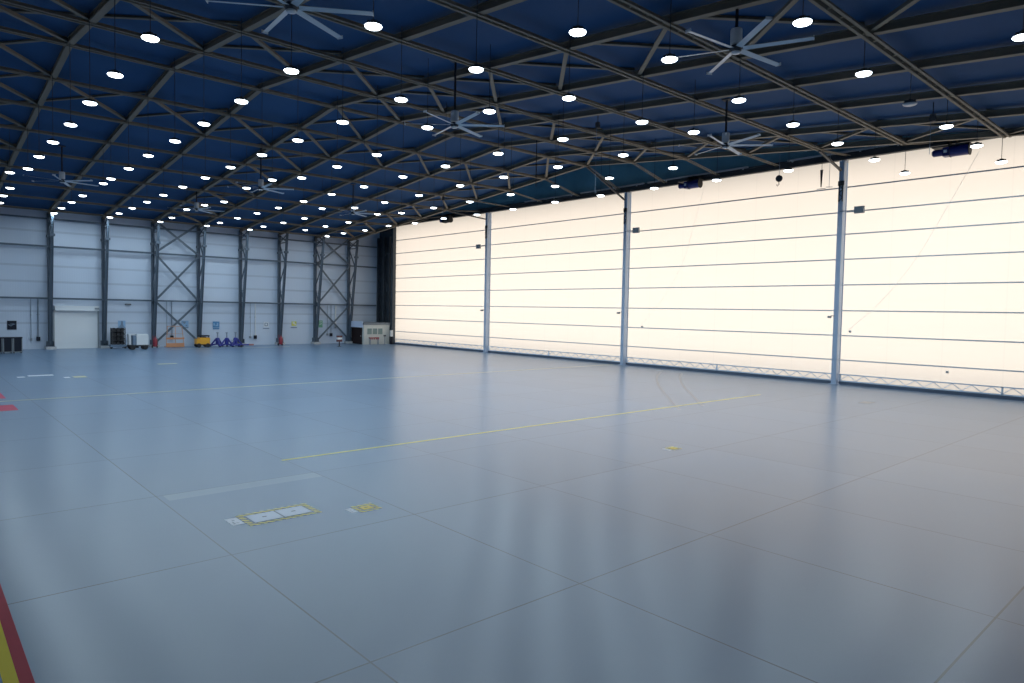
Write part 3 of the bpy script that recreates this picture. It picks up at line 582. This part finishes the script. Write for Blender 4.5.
t = thing('tow_bar', (-24.9, -5.0, 0), 'blue tow bar on the floor with a red and white tip', 'tow bar'); b = MB(); b.tube([(-1.6, .3, .3), (.3, 0, .34)], .1, 10); b.build('bar', BLUE, t); b = MB(); b.tube([(.3, 0, .34), (.95, -.1, .32)], .13, 10); b.build('tip', mat('tow_bar_tip', (.35, .16, .15), .5), t); b = MB(); b.bar((-.9, .2, .3), (-.9, -.2, .1), .1, .1); b.bar((-.9, .2, .3), (-.9, .6, .1), .1, .1); b.build('axle', BLUE, t)
for sy in (-.25, .65): MB().lathe([(.03, -.06), (.17, -.06), (.17, .06), (.03, .06)], c=(-.9, sy, .17), n=14, axis='y').build('wheel', BLACK, t)
t = thing('barrier_stand', (-12.2, -9.0, 0), 'red and white box barrier on one dark post, in front of the braced bay', 'stand'); MB().tube([(0, 0, .05), (0, 0, .9)], .09, 10).build('post', STEEL_D, t); MB().lathe([(.03, 0), (.32, 0), (.28, .06), (.03, .08)], n=18).build('foot', STEEL_D, t)
b = MB(); b.b2((-.42, -.16, .75), (.42, .16, 1.1)); b.b2((-.42, -.16, 1.42), (.42, .16, 1.7)); b.build('box', mat('dark_red_paint', (.12, .03, .035), .5), t); MB().b2((-.40, -.17, 1.1), (.40, .15, 1.42)).build('white_band', WHITE, t)
# cabin
t = thing('site_cabin', (-5.7, -5.0, 0), 'white prefabricated cabin with dark door in the corner by the fabric doors', 'cabin')
CW = mat('cabin_white', (.62, .64, .60), .5, noise=.04)
b = MB(); b.b2((.0, .0, .0), (4.9, 4.2, 3.25)); b.build('wall', CW, t); b = MB(); b.b2((-.1, -.1, 3.25), (5.0, 4.3, 3.62)); b.build('roof', mat('cabin_roof', (.17, .20, .23), .5), t)
b = MB(); b.b2((-.3, .15, 2.8), (0, 3.9, 3.8)); b.build('door_canopy', mat('cabin_blue_grey', (.60, .68, .84), .5), t)
d_ = MB().b2((-.07, .5, .02), (0, 3.9, 2.78)).build('door', mat('dark_brown_door', (.022, .012, .012), .6, spec=.2), t); MB().b2((-.12, .7, 1.3), (-.07, .85, 1.45)).build('handle', ALU, d_)
for n in range(3):
    x = 1.05 + n * 1.02; w_ = MB().b2((x - .5, -.06, 1.6), (x + .5, 0, 2.72)).build('window', CW, t)
    MB().b2((x - .42, -.065, 1.68), (x + .42, -.06, 2.64)).build('pane', mat('pane_glass', (.17, .26, .26), .12), w_)
t = thing('bench', (-4.35, -6.0, 0), 'red-topped bench in front of the white cabin windows', 'bench')
MB().b2((-.85, -.25, 1.05), (.85, .25, 1.2)).build('top', RED, t)
b = MB()
for q in range(5): b.b2((-.8 + q * .34, -.26, .85), (-.62 + q * .34, -.24, 1.06))
b.build('apron', RED, t)
for sx in (-.75, .75):
    for sy in (-.18, .18): MB().b2((sx - .04, sy - .04, 0), (sx + .04, sy + .04, 1.05)).build('leg', SGR, t)
t = thing('queue_post', (-2.3, -6.0, 0), 'thin dark stand in front of the cabin, beside the red bench', 'stand'); MB().tube([(0, 0, .05), (0, 0, 1.5)], .05, 8).build('post', SGR, t); MB().lathe([(.03, 0), (.25, 0), (.2, .05), (.03, .07)], n=16).build('foot', SGR, t); MB().b2((-.2, -.06, 1.35), (.2, .06, 1.55)).build('head', SK, t)
t = thing('control_post', (-.95, -5.9, 0), 'white control box on black post at the fabric door jamb', 'post'); MB().b2((-.13, -.13, 0), (.13, .13, 1.45)).build('post', SK, t); MB().b2((-.25, -.16, 1.3), (.2, .16, 2.35)).build('box', WHITE, t)

# ------------------------------------------------------------------ floor paint and hatches
def paint(name, lo, hi, z, m, label, cat='floor line', group=None):
    return tag(MB().b2((lo[0], lo[1], 0.0005), (hi[0], hi[1], z)).build(name, m), label, cat, group)
FY = mat('floor_yellow', (.80, .68, .05), .3, spec=.6, noise=.15, scale=1.5); FYF = mat('worn_floor_yellow', (.36, .35, .22), .3, spec=.75, noise=.2, scale=1); FR = mat('floor_red', (.46, .015, .04), .5, spec=.2, noise=.1); FW_ = mat('floor_white', (.86, .88, .92), .3, spec=.6)
paint('floor_line', (-51.5, -79.2), (-14.0, -79.05), .004, FY, 'long thin yellow line across the floor towards the fabric doors')
paint('floor_line', (-59.5, -54.25), (-1.0, -53.9), .004, FYF, 'faint worn yellow line across the far floor')
paint('floor_line', (-61.175, -100), (-60.99, -83.0), .004, FR, 'red floor stripe in the near corner of the picture, beside yellow')
paint('floor_line', (-61.37, -100), (-61.177, -83.0), .004, mat('edge_yellow', (.86, .68, .02), .5, spec=.2), 'yellow floor stripe in the near corner of the picture, beside red')
paint('floor_line', (-62.5, -58.6), (-57.7, -56.0), .004, mat('floor_pink_red', (.55, .05, .11), .5, spec=.2), 'wide red floor stripe at the picture edge, nearer of two')
paint('floor_line', (-62.5, -52.6), (-57.7, -49.2), .004, bpy.data.materials['floor_pink_red'], 'wide red floor stripe at the picture edge, farther of two')
paint('floor_strip', (-35.5, -6.6), (-19, -6.1), .004, FYF, 'pale worn strip on the floor in front of the tug and jacks')
paint('floor_plate', (-54.9, -38.2), (-53.2, -37.3), .006, FW_, 'white plate on the far floor near the black crates, longer one', 'plate')
paint('floor_plate', (-55.7, -38.9), (-55.2, -38.2), .006, FW_, 'small white plate beside the longer white floor plate', 'plate')
paint('floor_plate', (-52.85, -40.9), (-52.45, -40.1), .006, FW_, 'small white plate beside the faded yellow floor mark', 'plate')
paint('floor_plate', (-52.2, -41.0), (-51.3, -39.8), .006, mat('faded_yellow', (.55, .50, .25), .3, spec=.7), 'faded yellow mark on the far floor', 'mark')
paint('floor_plate', (-43.4, -30.8), (-41.6, -30.0), .006, bpy.data.materials['faded_yellow'], 'pale yellow mark on the far floor before the tug bay', 'mark')
paint('floor_plate', (-12.4, -86.3), (-11.2, -85.6), .006, mat('floor_plate_grey', (.16, .19, .22), .3), 'grey steel plate in the floor near the fabric door nearest camera', 'plate')
TYRE = mat('tyre_rubber_film', (.115, .165, .235), .29, spec=.75)
def arc(pts, label):
    P = [Vector((*p, 0)) for p in pts]; out = []
    for i in range(len(P) - 1):
        a = P[max(i - 1, 0)]; b_, c, d_ = P[i], P[i + 1], P[min(i + 2, len(P) - 1)]
        for q in range(5):
            u = q / 5; out.append(.5 * ((2 * b_) + (c - a) * u + (2 * a - 5 * b_ + 4 * c - d_) * u * u + (3 * b_ - a - 3 * c + d_) * u ** 3))
    out.append(P[-1]); m = MB()
    for i, p in enumerate(out):
        d = (out[min(i + 1, len(out) - 1)] - out[max(i - 1, 0)]).normalized(); n = Vector((-d.y, d.x, 0)) * .11
        m.v += [tuple(p + n + Vector((0, 0, .003))), tuple(p - n + Vector((0, 0, .003)))]
    for i in range(len(out) - 1): m.f.append((2 * i, 2 * i + 1, 2 * i + 3, 2 * i + 2))
    return tag(m.build('tyre_mark', TYRE), label, 'tyre mark')
arc([(-4.28, -63.07), (-9.24, -66.17), (-14.47, -70.07), (-18.48, -73.44), (-23.06, -77.37), (-26.28, -80.28)], 'faint dark curved tyre mark on the floor, the one nearer the back wall')
arc([(-3.79, -65.27), (-8.1, -67.96), (-12.62, -71.22), (-16.76, -74.56), (-20.15, -77.39), (-23.4, -80.1)], 'faint dark curved tyre mark on the floor, the one nearer the camera')
def hazard_mat():
    m = mat('hazard_stripes', (.6, .5, .08), .3, spec=.5); k = NT(m); b = m.node_tree.nodes['Principled BSDF']
    tc = k.n('ShaderNodeTexCoord'); sp = k.n('ShaderNodeSeparateXYZ'); k.l(tc.outputs['Object'], sp.inputs[0])
    f = k.math('FRACT', k.math('DIVIDE', k.math('ADD', sp.outputs[0], sp.outputs[1]), .155))
    k.l(k.mix(k.math('GREATER_THAN', f, .5), (.95, .80, .08), (.012, .014, .018)), b.inputs['Base Color']); return m
HAZ = hazard_mat()
def hatch(x0, x1, y0, y1, w, label, plates, pm):
    cx, cy = (x0 + x1) / 2, (y0 + y1) / 2; a, c = (x1 - x0) / 2, (y1 - y0) / 2
    t = thing('floor_hatch', (cx, cy, 0), label, 'hatch', 'marked hatches in the floor')
    b = MB(); b.b2((-a, -c, .001), (a, -c + w, .006)); b.b2((-a, c - w, .001), (a, c, .006)); b.b2((-a, -c + w, .001), (-a + w, c - w, .006)); b.b2((a - w, -c + w, .001), (a, c - w, .006)); b.build('hazard_border', HAZ, t)
    MB().b2((-a + w, -c + w, .0005), (a - w, c - w, .003)).build('surround', mat('hatch_grey', (.16, .2, .23), .4), t)
    n = plates; L_ = 2 * (a - w - .06)
    for q in range(n):
        xa = -a + w + .06 + q * L_ / n + (.025 if q else 0); xb = -a + w + .06 + (q + 1) * L_ / n - (.025 if q < n - 1 else 0)
        p = MB().b2((xa, -c + w + .06, .003), (xb, c - w - .06, .012)).build('cover_plate', pm, t)
        MB().b2(((xa + xb) / 2 - .06, -.02, .012), ((xa + xb) / 2 + .06, .02, .016)).build('lifting_slot', STEEL_D, p)
    return t
hatch(-55.47, -53.38, -86.33, -85.17, .15, 'grey two-plate floor hatch inside a hazard-striped border', 2, mat('cover_grey', (.74, .79, .87), .3, spec=.6))
hatch(-52.50, -51.80, -87.08, -86.38, .12, 'yellow square floor hatch inside a hazard-striped border beside the grey hatch', 1, mat('cover_yellow', (.95, .70, .03), .3, spec=.5))
t = hatch(-37.2, -36.6, -87.4, -86.85, .07, 'small yellow floor hatch out in the open floor, before the fabric doors', 1, bpy.data.materials['cover_yellow'])
def plate_sign(x0, x1, y0, y1, label):
    t = thing('floor_sign', ((x0 + x1) / 2, (y0 + y1) / 2, 0), label, 'sign', 'white floor signs'); a, c = (x1 - x0) / 2, (y1 - y0) / 2
    MB().b2((-a, -c, .001), (a, c, .006)).build('panel', FW_, t)
    b = MB(); b.b2((-a * .55, -c * .7, .006), (-a * .3, -c * .1, .008)); b.b2((-a * .2, -c * .5, .006), (a * .5, -c * .4, .008)); b.b2((-a * .3, c * .2, .006), (a * .2, c * .35, .008)); b.build('marking', GREYBOX, t)
plate_sign(-55.82, -55.5, -86.0, -85.32, 'white sign plate on the floor beside the grey hatch')
plate_sign(-52.74, -52.53, -86.95, -86.5, 'white sign plate on the floor beside the yellow hatch nearest the camera')
plate_sign(-37.42, -37.24, -87.3, -86.9, 'small white sign plate on the floor beside the distant yellow hatch')

# ------------------------------------------------------------------ to metres
seen = set()
for o in list(bpy.data.objects):
    o.location = o.location * U
    if o.type == 'MESH' and o.data.name not in seen:
        seen.add(o.data.name); o.data.transform(Matrix.Scale(U, 4))

# ------------------------------------------------------------------ daylight outside
s = bpy.data.lights.new('daylight', 'AREA'); s.shape = 'RECTANGLE'; s.size = 112 * U; s.size_y = 30 * U; s.energy = 11600; s.color = (1, .91, .82)
so = bpy.data.objects.new('daylight', s); C.objects.link(so); so.location = (8 * U, -54 * U, 10 * U); so.rotation_euler = Matrix(((0, 0, 1), (1, 0, 0), (0, 1, 0))).to_euler()
w = bpy.data.worlds.new('world'); bpy.context.scene.world = w; w.use_nodes = True
w.node_tree.nodes['Background'].inputs[0].default_value = (.6, .75, 1, 1); w.node_tree.nodes['Background'].inputs[1].default_value = .3

# ------------------------------------------------------------------ camera
cam = bpy.data.cameras.new('camera'); co = bpy.data.objects.new('camera', cam); C.objects.link(co)
yaw, pitch, roll, f = .73342, -.04499, .0189, 678.74
fw = Vector((math.sin(yaw) * math.cos(pitch), math.cos(yaw) * math.cos(pitch), math.sin(pitch))); r = Vector((math.cos(yaw), -math.sin(yaw), 0)); u = r.cross(fw)
r2 = math.cos(roll) * r + math.sin(roll) * u; u2 = -math.sin(roll) * r + math.cos(roll) * u
co.matrix_world = Matrix(((r2.x, u2.x, -fw.x, -62.4705 * U), (r2.y, u2.y, -fw.y, -104.6029 * U), (r2.z, u2.z, -fw.z, 6.0 * U), (0, 0, 0, 1)))
cam.sensor_width = 36; cam.lens = f * 36 / 1024; cam.clip_start = .05; cam.clip_end = 500
sc = bpy.context.scene; sc.camera = co
sc.view_settings.view_transform = 'Standard'; sc.view_settings.look = 'None'; sc.view_settings.gamma = 1; sc.view_settings.exposure = 0; sc.view_settings.use_curve_mapping = False
sc.cycles.use_denoising = True; sc.cycles.max_bounces = 8; sc.cycles.diffuse_bounces = 5; sc.cycles.glossy_bounces = 4; sc.cycles.transmission_bounces = 4
sc.cycles.sample_clamp_indirect = 6; sc.cycles.caustics_reflective = False; sc.cycles.caustics_refractive = False; sc.cycles.use_light_tree = True
